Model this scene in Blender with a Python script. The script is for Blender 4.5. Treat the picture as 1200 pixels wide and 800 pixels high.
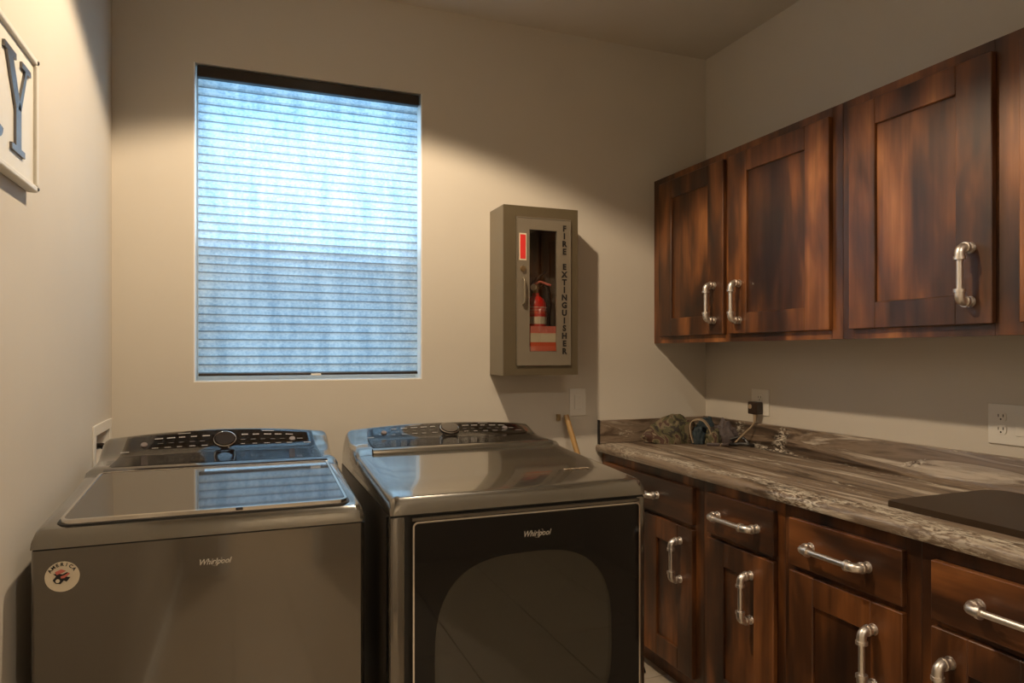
import bpy, bmesh, math, random
from mathutils import Vector, Matrix
random.seed(7)
PI = math.pi
SC = bpy.context.scene
C = SC.collection
for o in list(bpy.data.objects): bpy.data.objects.remove(o)

# ---------------------------------------------------------------- camera
cd = bpy.data.cameras.new('camera'); cam = bpy.data.objects.new('camera', cd); C.objects.link(cam)
cam.location = (0, 0, 1.345); cam.rotation_euler = (PI/2, 0, -math.atan(314/805))
cd.sensor_width = 36; cd.lens = 805/1200*36; cd.shift_y = 13.5/1200; cd.clip_start = .02
SC.camera = cam
# ---------------------------------------------------------------- world (daylight behind the shade)
w = bpy.data.worlds.new('world'); SC.world = w; w.use_nodes = True
nt = w.node_tree; nt.nodes.clear()
out = nt.nodes.new('ShaderNodeOutputWorld'); bg = nt.nodes.new('ShaderNodeBackground')
tc = nt.nodes.new('ShaderNodeTexCoord'); sx = nt.nodes.new('ShaderNodeSeparateXYZ'); cr = nt.nodes.new('ShaderNodeValToRGB')
nt.links.new(tc.outputs['Generated'], sx.inputs[0]); nt.links.new(sx.outputs['Z'], cr.inputs[0])
cr.color_ramp.elements[0].position = 0.0; cr.color_ramp.elements[0].color = (.17, .30, .44, 1)
cr.color_ramp.elements[1].position = .35; cr.color_ramp.elements[1].color = (.50, .76, 1.0, 1)
e = cr.color_ramp.elements.new(.03); e.color = (.55, .82, 1.0, 1)
nt.links.new(cr.outputs[0], bg.inputs[0]); bg.inputs[1].default_value = 6.0
nt.links.new(bg.outputs[0], out.inputs[0])
# ---------------------------------------------------------------- room lamp, plus added fill lights
LAMP = (.37, 1.84, 2.785)
def spot(name, loc, power, col, size=134, blend=.16, r=.035):
    l = bpy.data.lights.new(name, 'SPOT'); l.energy = power; l.color = col
    l.spot_size = math.radians(size); l.spot_blend = blend; l.shadow_soft_size = r
    o = bpy.data.objects.new(name, l); o.location = loc; C.objects.link(o); return o
spot('ceiling_lamp_light', LAMP, 108, (1.0, .79, .55))
spot('rear_fill_light', (.95, -.35, 2.785), 50, (1.0, .86, .68))  # added unseen light, lifts the ambient level from behind the camera
spot('hall_fill_light', (.6, -2.2, 2.785), 150, (1.0, .86, .68))  # added unseen light, brightens the hall for bounce and reflections
# ---------------------------------------------------------------- exposure
SC.view_settings.view_transform = 'Standard'; SC.view_settings.look = 'None'
SC.view_settings.exposure = 0.0; SC.view_settings.gamma = 1.0; SC.view_settings.use_curve_mapping = False

# ================================================================ materials
def newmat(name):
    m = bpy.data.materials.new(name); m.use_nodes = True
    return m, m.node_tree, m.node_tree.nodes['Principled BSDF']
def simple(name, col, rough=.5, metal=0, coat=0, spec=.5, noise=0, nscale=60, bump=0, aniso=0):
    m, t, b = newmat(name)
    b.inputs['Base Color'].default_value = (*col, 1); b.inputs['Roughness'].default_value = rough
    b.inputs['Metallic'].default_value = metal; b.inputs['Coat Weight'].default_value = coat
    b.inputs['Coat Roughness'].default_value = .06
    b.inputs['Specular IOR Level'].default_value = spec
    if noise or bump:
        tc = t.nodes.new('ShaderNodeTexCoord'); n = t.nodes.new('ShaderNodeTexNoise')
        n.inputs['Scale'].default_value = nscale; n.inputs['Detail'].default_value = 4
        t.links.new(tc.outputs['Object'], n.inputs['Vector'])
        if noise:
            mx = t.nodes.new('ShaderNodeMix'); mx.data_type = 'RGBA'
            mx.inputs[6].default_value = (*[c*(1-noise) for c in col], 1); mx.inputs[7].default_value = (*[min(1, c*(1+noise)) for c in col], 1)
            t.links.new(n.outputs['Fac'], mx.inputs[0]); t.links.new(mx.outputs[2], b.inputs['Base Color'])
        if bump:
            bp = t.nodes.new('ShaderNodeBump'); bp.inputs['Strength'].default_value = bump; bp.inputs['Distance'].default_value = .002
            t.links.new(n.outputs['Fac'], bp.inputs['Height']); t.links.new(bp.outputs[0], b.inputs['Normal'])
    return m
def wood(name, axis):
    m, t, b = newmat(name); N = t.nodes.new; L = t.links.new
    tc = N('ShaderNodeTexCoord'); oi = N('ShaderNodeObjectInfo'); 
    sc = N('ShaderNodeVectorMath'); sc.operation = 'SCALE'; cmb = N('ShaderNodeCombineXYZ')
    for i in range(3): L(oi.outputs['Random'], cmb.inputs[i])
    L(cmb.outputs[0], sc.inputs[0]); sc.inputs[3].default_value = 23.7
    add = N('ShaderNodeVectorMath'); L(tc.outputs['Object'], add.inputs[0]); L(sc.outputs[0], add.inputs[1])
    def mapped(s):
        mp = N('ShaderNodeMapping'); mp.inputs['Scale'].default_value = s; L(add.outputs[0], mp.inputs[0]); return mp
    g = [26, 26, 26]; g[axis] = 1.6
    l = [6.5, 6.5, 6.5]; l[axis] = 1.9
    n1 = N('ShaderNodeTexNoise'); n1.inputs['Scale'].default_value = 1; n1.inputs['Detail'].default_value = 3; n1.inputs['Distortion'].default_value = .35
    L(mapped(l).outputs[0], n1.inputs['Vector'])
    n2 = N('ShaderNodeTexNoise'); n2.inputs['Scale'].default_value = 1; n2.inputs['Detail'].default_value = 5; n2.inputs['Roughness'].default_value = .6
    L(mapped(g).outputs[0], n2.inputs['Vector'])
    ramp = N('ShaderNodeValToRGB'); L(n1.outputs['Fac'], ramp.inputs[0])
    el = ramp.color_ramp.elements
    el[0].position = .30; el[0].color = (.026, .010, .0045, 1)
    el[1].position = .75; el[1].color = (.42, .165, .050, 1)
    a = el.new(.46); a.color = (.078, .027, .008, 1); a = el.new(.60); a.color = (.225, .078, .020, 1)
    r2 = N('ShaderNodeValToRGB'); L(n2.outputs['Fac'], r2.inputs[0])
    r2.color_ramp.elements[0].position = .34; r2.color_ramp.elements[0].color = (.55, .52, .50, 1)
    r2.color_ramp.elements[1].position = .66; r2.color_ramp.elements[1].color = (1.15, 1.15, 1.15, 1)
    mx = N('ShaderNodeMix'); mx.data_type = 'RGBA'; mx.blend_type = 'MULTIPLY'; mx.inputs[0].default_value = 1
    L(ramp.outputs[0], mx.inputs[6]); L(r2.outputs[0], mx.inputs[7]); L(mx.outputs[2], b.inputs['Base Color'])
    b.inputs['Roughness'].default_value = .42; b.inputs['Coat Weight'].default_value = .25; b.inputs['Coat Roughness'].default_value = .3
    bp = N('ShaderNodeBump'); bp.inputs['Strength'].default_value = .12; bp.inputs['Distance'].default_value = .001
    L(n2.outputs['Fac'], bp.inputs['Height']); L(bp.outputs[0], b.inputs['Normal'])
    return m
def laminate(name, swap=False):
    m, t, b = newmat(name); N = t.nodes.new; L = t.links.new
    tc = N('ShaderNodeTexCoord'); sp = N('ShaderNodeSeparateXYZ'); L(tc.outputs['Object'], sp.inputs[0])
    cb_ = N('ShaderNodeCombineXYZ')
    for i, k in enumerate((1, 0, 2) if swap else (0, 1, 2)): L(sp.outputs[k], cb_.inputs[i])
    def noise(s, detail=5, dist=0, rough=.55, loc=(0, 0, 0)):
        mp = N('ShaderNodeMapping'); mp.inputs['Scale'].default_value = s; mp.inputs['Location'].default_value = loc; mp.inputs['Rotation'].default_value = (0, 0, .06)
        L(cb_.outputs[0], mp.inputs[0])
        n = N('ShaderNodeTexNoise'); n.inputs['Scale'].default_value = 1; n.inputs['Detail'].default_value = detail
        n.inputs['Distortion'].default_value = dist; n.inputs['Roughness'].default_value = rough
        L(mp.outputs[0], n.inputs['Vector']); return n
    def math_(op, a, b_=None):
        n = N('ShaderNodeMath'); n.operation = op
        for i, v in enumerate((a, b_)):
            if v is None: continue
            if isinstance(v, (int, float)): n.inputs[i].default_value = v
            else: L(v, n.inputs[i])
        return n.outputs[0]
    n1 = noise((15, 1.5, 15), 7, .9, .62)
    r = N('ShaderNodeValToRGB'); L(n1.outputs['Fac'], r.inputs[0]); el = r.color_ramp.elements
    el[0].position = .33; el[0].color = (.035, .022, .014, 1); el[1].position = .66; el[1].color = (.52, .44, .35, 1)
    for p, c in ((.42, (.105, .070, .046)), (.49, (.25, .185, .13)), (.56, (.17, .122, .086))):
        x = el.new(p); x.color = (*c, 1)
    nb = noise((2.2, 2.4, 2.2), 3, .4, .5, (5, 2, 0))
    wx = math_('ADD', sp.outputs[1 if swap else 0], math_('MULTIPLY', math_('SUBTRACT', nb.outputs['Fac'], .5), .22))
    def band(c, wd):
        d = math_('ABSOLUTE', math_('SUBTRACT', wx, c)); n = N('ShaderNodeMapRange'); L(d, n.inputs[0])
        n.inputs[1].default_value = wd; n.inputs[2].default_value = wd*.4; return n.outputs[0]
    bands = math_('MAXIMUM', band(-.275, .050), band(.245, .012))
    n2 = noise((8, 1.6, 8), 8, 2.0, .66, (3.1, .4, 0))
    v = N('ShaderNodeMapRange'); L(n2.outputs['Fac'], v.inputs[0]); v.inputs[1].default_value = .60; v.inputs[2].default_value = .64
    area = math_('MAXIMUM', v.outputs[0], bands)
    n3 = noise((62, 22, 62), 6, 1.6, .68)
    pale = N('ShaderNodeMapRange'); L(n3.outputs['Fac'], pale.inputs[0]); pale.inputs[1].default_value = .47; pale.inputs[2].default_value = .56
    dark = N('ShaderNodeMapRange'); L(n3.outputs['Fac'], dark.inputs[0]); dark.inputs[1].default_value = .44; dark.inputs[2].default_value = .37
    mxa = N('ShaderNodeMix'); mxa.data_type = 'RGBA'; L(math_('MULTIPLY', area, pale.outputs[0]), mxa.inputs[0]); L(r.outputs[0], mxa.inputs[6]); mxa.inputs[7].default_value = (.60, .54, .44, 1)
    mxb = N('ShaderNodeMix'); mxb.data_type = 'RGBA'; L(math_('MULTIPLY', area, dark.outputs[0]), mxb.inputs[0]); L(mxa.outputs[2], mxb.inputs[6]); mxb.inputs[7].default_value = (.050, .036, .025, 1)
    L(mxb.outputs[2], b.inputs['Base Color']); b.inputs['Roughness'].default_value = .30
    return m
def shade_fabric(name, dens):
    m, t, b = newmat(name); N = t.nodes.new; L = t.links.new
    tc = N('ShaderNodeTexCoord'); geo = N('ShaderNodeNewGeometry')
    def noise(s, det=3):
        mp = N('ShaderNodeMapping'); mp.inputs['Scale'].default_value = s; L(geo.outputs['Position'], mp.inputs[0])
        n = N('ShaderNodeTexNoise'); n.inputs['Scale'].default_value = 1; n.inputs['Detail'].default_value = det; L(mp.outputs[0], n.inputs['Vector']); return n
    a = noise((110, 20, 150)); c = noise((26, 20, 5));  # weave grain plus uneven daylight, both put into the translucency
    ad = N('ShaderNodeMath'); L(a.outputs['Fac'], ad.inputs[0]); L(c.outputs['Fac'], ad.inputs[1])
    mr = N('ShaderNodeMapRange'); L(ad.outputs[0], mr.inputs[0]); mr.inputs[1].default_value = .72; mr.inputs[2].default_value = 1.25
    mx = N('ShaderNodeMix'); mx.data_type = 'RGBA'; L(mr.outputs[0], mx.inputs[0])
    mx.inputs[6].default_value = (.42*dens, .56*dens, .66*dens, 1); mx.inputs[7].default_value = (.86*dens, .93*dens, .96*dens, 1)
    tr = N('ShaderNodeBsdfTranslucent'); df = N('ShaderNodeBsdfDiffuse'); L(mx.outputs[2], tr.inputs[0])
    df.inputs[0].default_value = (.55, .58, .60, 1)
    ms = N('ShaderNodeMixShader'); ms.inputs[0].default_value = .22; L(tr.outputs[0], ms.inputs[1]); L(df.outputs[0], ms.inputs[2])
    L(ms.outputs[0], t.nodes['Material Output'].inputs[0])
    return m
def thin_glass(name, tint, spec=.06, rough=.0):
    m, t, b = newmat(name); N = t.nodes.new; L = t.links.new
    tr = N('ShaderNodeBsdfTransparent'); tr.inputs[0].default_value = (*tint, 1)
    gl = N('ShaderNodeBsdfGlossy'); gl.inputs['Roughness'].default_value = rough; gl.inputs[0].default_value = (1, 1, 1, 1)
    lw = N('ShaderNodeLayerWeight'); lw.inputs[0].default_value = .5
    pw = N('ShaderNodeMath'); pw.operation = 'POWER'; L(lw.outputs['Facing'], pw.inputs[0]); pw.inputs[1].default_value = 4
    fr = N('ShaderNodeMapRange'); L(pw.outputs[0], fr.inputs[0]); fr.inputs[3].default_value = spec; fr.inputs[4].default_value = 1
    ms = N('ShaderNodeMixShader'); L(fr.outputs[0], ms.inputs[0]); L(tr.outputs[0], ms.inputs[1]); L(gl.outputs[0], ms.inputs[2])
    L(ms.outputs[0], t.nodes['Material Output'].inputs[0]); return m
def screen_mesh():
    m, t, b = newmat('insect_screen'); N = t.nodes.new; L = t.links.new
    tr = N('ShaderNodeBsdfTransparent'); df = N('ShaderNodeBsdfDiffuse'); df.inputs[0].default_value = (.03, .03, .035, 1)
    ms = N('ShaderNodeMixShader'); ms.inputs[0].default_value = .42; L(tr.outputs[0], ms.inputs[1]); L(df.outputs[0], ms.inputs[2])
    L(ms.outputs[0], t.nodes['Material Output'].inputs[0]); return m
def camo():
    m, t, b = newmat('camouflage_cloth'); N = t.nodes.new; L = t.links.new
    tc = N('ShaderNodeTexCoord'); n = N('ShaderNodeTexNoise'); n.inputs['Scale'].default_value = 13; n.inputs['Detail'].default_value = 3
    n.inputs['Distortion'].default_value = 1.2
    L(tc.outputs['Object'], n.inputs['Vector']); r = N('ShaderNodeValToRGB'); r.color_ramp.interpolation = 'CONSTANT'; L(n.outputs['Fac'], r.inputs[0])
    el = r.color_ramp.elements; el[0].position = 0; el[0].color = (.03, .022, .014, 1); el[1].position = .62; el[1].color = (.26, .20, .13, 1)
    for p, c in ((.40, (.085, .075, .032)), (.48, (.16, .12, .07)), (.55, (.075, .035, .022))):
        x = el.new(p); x.color = (*c, 1)
    L(r.outputs[0], b.inputs['Base Color']); b.inputs['Roughness'].default_value = .75; return m
def metal_paint(name, col, rough, nscale=700):
    m, t, b = newmat(name); b.inputs['Base Color'].default_value = (*col, 1)
    b.inputs['Metallic'].default_value = .85; b.inputs['Roughness'].default_value = rough
    b.inputs['Coat Weight'].default_value = 1; b.inputs['Coat Roughness'].default_value = .05
    return m

M = dict(
 wall=simple('wall_paint', (.60, .545, .465), .72, noise=.03, nscale=5, bump=.10),
 ceil=simple('ceiling_paint', (.60, .54, .455), .8, noise=.03, nscale=6, bump=.15),
 white=simple('white_paint', (.86, .85, .82), .45, noise=.02, nscale=20),
 plate=simple('white_plastic_plate', (.74, .70, .63), .35, noise=.02, nscale=30),
 slot=simple('black_slot', (.02, .018, .016), .6, noise=.1),
 woodz=wood('stained_alder_vertical', 2), woody=wood('stained_alder_horizontal', 1),
 lam=laminate('laminate_countertop'), lamx=laminate('laminate_backsplash', True),
 nickel=simple('brushed_nickel', (.80, .74, .68), .40, metal=1, noise=.06, nscale=90),
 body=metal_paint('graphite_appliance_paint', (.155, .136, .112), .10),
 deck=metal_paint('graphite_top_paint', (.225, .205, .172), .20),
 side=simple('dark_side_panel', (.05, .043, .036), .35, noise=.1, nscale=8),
 chrome=simple('chrome_trim', (.72, .68, .62), .12, metal=1, noise=.03, nscale=40),
 blackglass=simple('black_console_glass', (.016, .011, .009), .035, coat=1, spec=.8, noise=.1, nscale=10),
 lidglass=simple('tinted_lid_glass', (.030, .022, .014), .03, coat=.40, spec=.5, noise=.05, nscale=3),
 gasket=simple('black_rubber', (.008, .007, .006), .5, noise=.1),
 door_black=simple('black_door_gloss', (.006, .0045, .004), .05, spec=.35, noise=.1, nscale=10),
 doorglass=thin_glass('smoked_door_glass', (.70, .68, .61)),
 bowl=simple('grey_drum_bowl', (.36, .34, .29), .25, noise=.15, nscale=6, coat=.4),
 button=simple('grey_button', (.16, .13, .12), .4, noise=.05),
 mark=simple('pale_print', (.40, .37, .34), .5, noise=.05),
 dimmark=simple('dim_print', (.12, .11, .10), .5, noise=.05),
 logo=simple('silver_logo', (.75, .73, .68), .22, metal=.8, noise=.05),
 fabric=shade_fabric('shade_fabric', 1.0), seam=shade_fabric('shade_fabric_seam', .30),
 bronze=simple('dark_bronze_rail', (.022, .014, .009), .3, noise=.2, nscale=30, coat=0),
 glass=thin_glass('window_glass', (.92, .96, .98)), screen=screen_mesh(),
 vinyl=simple('white_vinyl', (.82, .84, .86), .35, noise=.02),
 firebox=simple('lamp_lit_steel', (.21, .172, .115), .38, metal=.3, noise=.06, nscale=12, coat=.15),  # same steel as the flange, lightened because its side faces the lamp
 flange=simple('dark_olive_flange', (.135, .105, .062), .40, metal=.3, noise=.06, nscale=12),
 firedoor=simple('pale_grey_steel_door', (.255, .215, .16), .34, metal=.35, noise=.06, nscale=12),
 firebox_in=simple('dark_cabinet_inside', (.09, .07, .05), .6, noise=.1),
 fireglass=thin_glass('cabinet_glass', (.86, .86, .84)),
 red=simple('red_enamel', (.62, .012, .010), .3, coat=.5, noise=.05),
 redlabel=simple('red_label', (.72, .035, .03), .5, noise=.05),
 orange=simple('orange_red_print', (.70, .10, .03), .5, noise=.05),
 pink=simple('faded_red_print', (.62, .16, .12), .5, noise=.05),
 cream=simple('cream_print', (.72, .62, .46), .5, noise=.04),
 ink=simple('black_ink', (.012, .010, .009), .5, noise=.1),
 brass=simple('worn_brass', (.42, .30, .16), .35, metal=.9, noise=.2, nscale=40),
 signwood=simple('cream_sign_board', (.72, .69, .62), .5, noise=.05, nscale=14, bump=.1),
 zinc=simple('galvanised_letter', (.17, .16, .155), .34, metal=.7, noise=.25, nscale=24),
 camo=camo(),
 tan=simple('tan_webbing', (.34, .25, .16), .7, noise=.15, nscale=120),
 teal=simple('dark_teal_cloth', (.018, .030, .036), .7, noise=.25, nscale=50),
 purple=simple('grey_purple_cloth', (.075, .055, .052), .6, noise=.4, nscale=60),
 black=simple('black_plastic', (.015, .012, .010), .35, noise=.1),
 brownplug=simple('dark_brown_plug', (.030, .015, .009), .35, noise=.2),
 board=simple('dark_brown_board', (.040, .024, .013), .42, spec=.3, noise=.12, nscale=4),
 pole=simple('varnished_pole', (.42, .25, .09), .3, noise=.2, nscale=30, coat=.4),
 tile=simple('beige_floor_tile', (.52, .44, .34), .28, noise=.12, nscale=5),
 grout=simple('grout', (.16, .13, .10), .8, noise=.1, nscale=40),
 blue=simple('blue_valve', (.05, .12, .4), .4, noise=.1),
)

# ================================================================ helpers
def root_loc(p):
    v = Vector((0, 0, 0))
    while p is not None: v = v + p.location; p = p.parent
    return v
def obj(name, bm, mat, parent=None, smooth=False, origin=None):
    """link a bmesh given in world coordinates as one mesh object"""
    if origin is None: origin = root_loc(parent)
    origin = Vector(origin)
    bmesh.ops.translate(bm, verts=bm.verts, vec=-origin)
    bmesh.ops.recalc_face_normals(bm, faces=bm.faces)
    me = bpy.data.meshes.new(name); bm.to_mesh(me); bm.free()
    for m in (mat if isinstance(mat, (list, tuple)) else [mat]): me.materials.append(m)
    if smooth:
        for p in me.polygons: p.use_smooth = True
        try: me.set_sharp_from_angle(angle=math.radians(38))
        except Exception: pass
    o = bpy.data.objects.new(name, me); C.objects.link(o)
    o.parent = parent; o.location = origin - root_loc(parent)
    return o
def thing(name, loc, label=None, cat=None, group=None, kind=None):
    o = bpy.data.objects.new(name, None); o.empty_display_size = .05; C.objects.link(o); o.location = loc
    if label: o['label'] = label
    if cat: o['category'] = cat
    if group: o['group'] = group
    if kind: o['kind'] = kind
    return o
def tag(o, label=None, cat=None, group=None, kind=None):
    if label: o['label'] = label
    if cat: o['category'] = cat
    if group: o['group'] = group
    if kind: o['kind'] = kind
    return o
def box(bm, x0, x1, y0, y1, z0, z1, bev=0, seg=2, mi=0):
    r = bmesh.ops.create_cube(bm, size=1)
    vs = r['verts']
    for v in vs:
        v.co = Vector(((x0+x1)/2+v.co.x*(x1-x0), (y0+y1)/2+v.co.y*(y1-y0), (z0+z1)/2+v.co.z*(z1-z0)))
    fs = set(f for v in vs for f in v.link_faces)
    for f in fs: f.material_index = mi
    if bev:
        es = list(set(e for v in vs for e in v.link_edges))
        bmesh.ops.bevel(bm, geom=es, offset=bev, segments=seg, profile=.5, affect='EDGES')
    return vs
def bx(*a, **k): bm = bmesh.new(); box(bm, *a, **k); return bm
def cyl(bm, p0, p1, r0, r1=None, seg=16, cap=True):
    r1 = r0 if r1 is None else r1
    p0 = Vector(p0); p1 = Vector(p1); d = p1-p0
    r = bmesh.ops.create_cone(bm, cap_ends=cap, segments=seg, radius1=r0, radius2=r1, depth=d.length)
    q = d.to_track_quat('Z', 'Y').to_matrix().to_4x4(); q.translation = (p0+p1)/2
    bmesh.ops.transform(bm, matrix=q, verts=r['verts']); return r['verts']
def tube(bm, pts, rad, seg=10, closed=False):
    pts = [Vector(p) for p in pts]; n = len(pts)
    rads = rad if isinstance(rad, (list, tuple)) else [rad]*n
    rings = []; up = None
    for i, p in enumerate(pts):
        a = pts[(i-1) % n] if (i > 0 or closed) else p; b = pts[(i+1) % n] if (i < n-1 or closed) else p
        t = (b-a).normalized()
        if up is None:
            up = t.orthogonal().normalized()
        up = (up - t*up.dot(t)).normalized(); s = t.cross(up)
        rings.append([bm.verts.new(p+(up*math.cos(2*PI*k/seg)+s*math.sin(2*PI*k/seg))*rads[i]) for k in range(seg)])
    rng = range(n if closed else n-1)
    for i in rng:
        A, B = rings[i], rings[(i+1) % n]
        for k in range(seg): bm.faces.new((A[k], A[(k+1) % seg], B[(k+1) % seg], B[k]))
    if not closed: bm.faces.new(rings[0][::-1]); bm.faces.new(rings[-1])
def smoothpts(P, n=6):
    P = [Vector(p) for p in P]; out = []
    for i in range(len(P)-1):
        p0 = P[max(i-1, 0)]; p1 = P[i]; p2 = P[i+1]; p3 = P[min(i+2, len(P)-1)]
        for k in range(n):
            t = k/n
            out.append(.5*((2*p1)+(-p0+p2)*t+(2*p0-5*p1+4*p2-p3)*t*t+(-p0+3*p1-3*p2+p3)*t**3))
    out.append(P[-1]); return out
def prism(bm, pts, fn, mi=0):
    """pts 2D outline, fn(a, b, side) -> 3D; side 0/1"""
    A = [bm.verts.new(fn(a, b, 0)) for a, b in pts]; B = [bm.verts.new(fn(a, b, 1)) for a, b in pts]
    n = len(pts); fs = [bm.faces.new(A), bm.faces.new(B[::-1])]
    for i in range(n): fs.append(bm.faces.new((A[i], B[i], B[(i+1) % n], A[(i+1) % n])))
    for f in fs: f.material_index = mi
def rrect(x0, x1, y0, y1, r, n=5):
    P = []
    for cx, cy, a0 in ((x1-r, y1-r, 0), (x0+r, y1-r, 90), (x0+r, y0+r, 180), (x1-r, y0+r, 270)):
        for k in range(n+1):
            a = math.radians(a0+90*k/n); P.append((cx+r*math.cos(a), cy+r*math.sin(a)))
    return P
def ring_prism(bm, outer, inner, fn):
    n = len(outer)
    O = [[bm.verts.new(fn(a, b, s)) for a, b in outer] for s in (0, 1)]
    I = [[bm.verts.new(fn(a, b, s)) for a, b in inner] for s in (0, 1)]
    for i in range(n):
        j = (i+1) % n
        for s in (0, 1): bm.faces.new((O[s][i], O[s][j], I[s][j], I[s][i]))
        bm.faces.new((O[0][i], O[0][j], O[1][j], O[1][i])); bm.faces.new((I[0][i], I[0][j], I[1][j], I[1][i]))
def text_mesh(body, size, extrude, shear=0, bold=0):
    cu = bpy.data.curves.new('t', 'FONT'); cu.body = body; cu.size = size; cu.extrude = extrude
    cu.align_x = 'CENTER'; cu.align_y = 'CENTER'; cu.shear = shear; cu.offset = bold; cu.resolution_u = 3
    o = bpy.data.objects.new('t', cu); C.objects.link(o)
    dg = bpy.context.evaluated_depsgraph_get(); me = bpy.data.meshes.new_from_object(o.evaluated_get(dg))
    bm = bmesh.new(); bm.from_mesh(me); bpy.data.objects.remove(o); bpy.data.meshes.remove(me); bpy.data.curves.remove(cu)
    return bm
def text(name, body, size, parent, mat, loc, R=None, extrude=.0006, shear=0, bold=0, sx=1):
    bm = text_mesh(body, size, extrude, shear, bold)
    m = Matrix.Translation(Vector(loc)) @ (R or Matrix.Rotation(PI/2, 4, 'X')) @ Matrix.Diagonal((sx, 1, 1, 1))
    bmesh.ops.transform(bm, matrix=m, verts=bm.verts)
    return obj(name, bm, mat, parent)

XL, XR, YB, ZC = -.455, 2.190, 2.90, 2.836
YF, YH = -1.15, -3.2
WX0, WX1, WZ0, WZ1 = -.180, .715, 1.2325, 2.4615
# ================================================================ structure
fl = obj('floor', bx(XL-.1, XR+.1, YH-.1, YB+.2, -.05, -.006), M['grout']); fl['kind'] = 'structure'
ts = .455
tilemesh = None
nx = 6
for i in range(nx):
    for j in range(14):
        x0 = XL + .0 + i*ts; y1 = YB - j*ts
        if y1 - ts < YH - .2: continue
        x1 = min(x0+ts-.004, XR)
        if x1 - x0 < .02: continue
        if tilemesh is None:
            t0 = obj('tile', bx(x0+.002, x0+ts-.002, y1-ts+.002, y1-.002, -.0065, 0, bev=.0015, seg=1), M['tile'], fl, origin=(x0, y1, 0)); tilemesh = t0.data
        elif x0+ts-.002 <= XR+.09:
            o = bpy.data.objects.new('tile', tilemesh); C.objects.link(o); o.parent = fl; o.location = (x0, y1, 0)
cl = obj('ceiling', bx(XL-.1, XR+.1, YH-.1, YB+.2, ZC, ZC+.08), M['ceil']); cl['kind'] = 'structure'
bm = bmesh.new()
box(bm, XL-.1, WX0, YB, YB+.2, -.05, ZC); box(bm, WX1, XR+.1, YB, YB+.2, -.05, ZC)
box(bm, WX0, WX1, YB, YB+.2, -.05, WZ0); box(bm, WX0, WX1, YB, YB+.2, WZ1, ZC)
wb = obj('wall_back', bm, M['wall']); wb['kind'] = 'structure'
# left wall with the laundry valve box hole
VY0, VY1, VZ0, VZ1 = 2.585, 2.83, .945, 1.075
bm = bmesh.new()
box(bm, XL-.12, XL, YH-.1, VY0, -.05, ZC); box(bm, XL-.12, XL, VY1, YB, -.05, ZC)
box(bm, XL-.12, XL, VY0, VY1, -.05, VZ0); box(bm, XL-.12, XL, VY0, VY1, VZ1, ZC)
box(bm, XL-.12, XL-.10, VY0, VY1, VZ0, VZ1)
obj('wall_left', bm, M['wall'])['kind'] = 'structure'
obj('wall_right', bx(XR, XR+.1, YH-.1, YB, -.05, ZC), M['wall'])['kind'] = 'structure'
# front wall behind the camera with a doorway
DX0, DX1, DZ = -.04, .80, 2.05
bm = bmesh.new()
box(bm, XL, DX0, YF-.11, YF, 0, ZC); box(bm, DX1, XR, YF-.11, YF, 0, ZC); box(bm, DX0, DX1, YF-.11, YF, DZ, ZC)
obj('wall_front', bm, M['wall'])['kind'] = 'structure'
obj('wall_hall', bx(XL, XR, YH-.1, YH, 0, ZC), M['wall'])['kind'] = 'structure'
bm = bmesh.new()
box(bm, DX0-.07, DX0, YF, YF+.015, 0, DZ+.07, bev=.003); box(bm, DX1, DX1+.07, YF, YF+.015, 0, DZ+.07, bev=.003)
box(bm, DX0, DX1, YF, YF+.015, DZ, DZ+.07, bev=.003)
box(bm, DX0-.002, DX0+.014, YF-.11, YF, 0, DZ); box(bm, DX1-.014, DX1+.002, YF-.11, YF, 0, DZ); box(bm, DX0+.014, DX1-.014, YF-.11, YF, DZ-.014, DZ+.002)
obj('trim_1', bm, M['white'])['kind'] = 'structure'
obj('baseboard_back', bx(XL, 1.55, YB-.014, YB, 0, .10, bev=.003), M['white'])['kind'] = 'structure'
obj('baseboard_left', bx(XL, XL+.014, YF, YB-.014, 0, .10, bev=.003), M['white'])['kind'] = 'structure'

# recessed ceiling lamp (out of frame), and fixtures for the added fill lights
def can(x, y, label):
    t = thing('recessed_ceiling_lamp', (x, y, ZC), label, 'ceiling lamp')
    bm = bmesh.new(); n = 28
    prof = [(.095, ZC-.001), (.095, ZC-.005), (.078, ZC-.006), (.072, ZC-.001)]
    rs = [[bm.verts.new((x+r*math.cos(2*PI*k/n), y+r*math.sin(2*PI*k/n), z)) for k in range(n)] for r, z in prof]
    for a, b in zip(rs, rs[1:]):
        for k in range(n): bm.faces.new((a[k], a[(k+1) % n], b[(k+1) % n], b[k]))
    obj('trim_ring', bm, M['white'], t, smooth=True)
    m = simple('lamp_lens', (.9, .85, .7), .5, noise=.01); b = m.node_tree.nodes['Principled BSDF']
    b.inputs['Emission Color'].default_value = (1, .8, .55, 1); b.inputs['Emission Strength'].default_value = 4
    bm = bmesh.new(); cyl(bm, (x, y, ZC-.003), (x, y, ZC-.0005), .07, seg=24); obj('lens', bm, m, t)
can(LAMP[0], LAMP[1], 'round recessed ceiling lamp above the washer and dryer')
can(.95, -.35, 'added recessed fill lamp behind the camera')
can(.6, -2.2, 'added recessed fill lamp in the hall')

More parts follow.
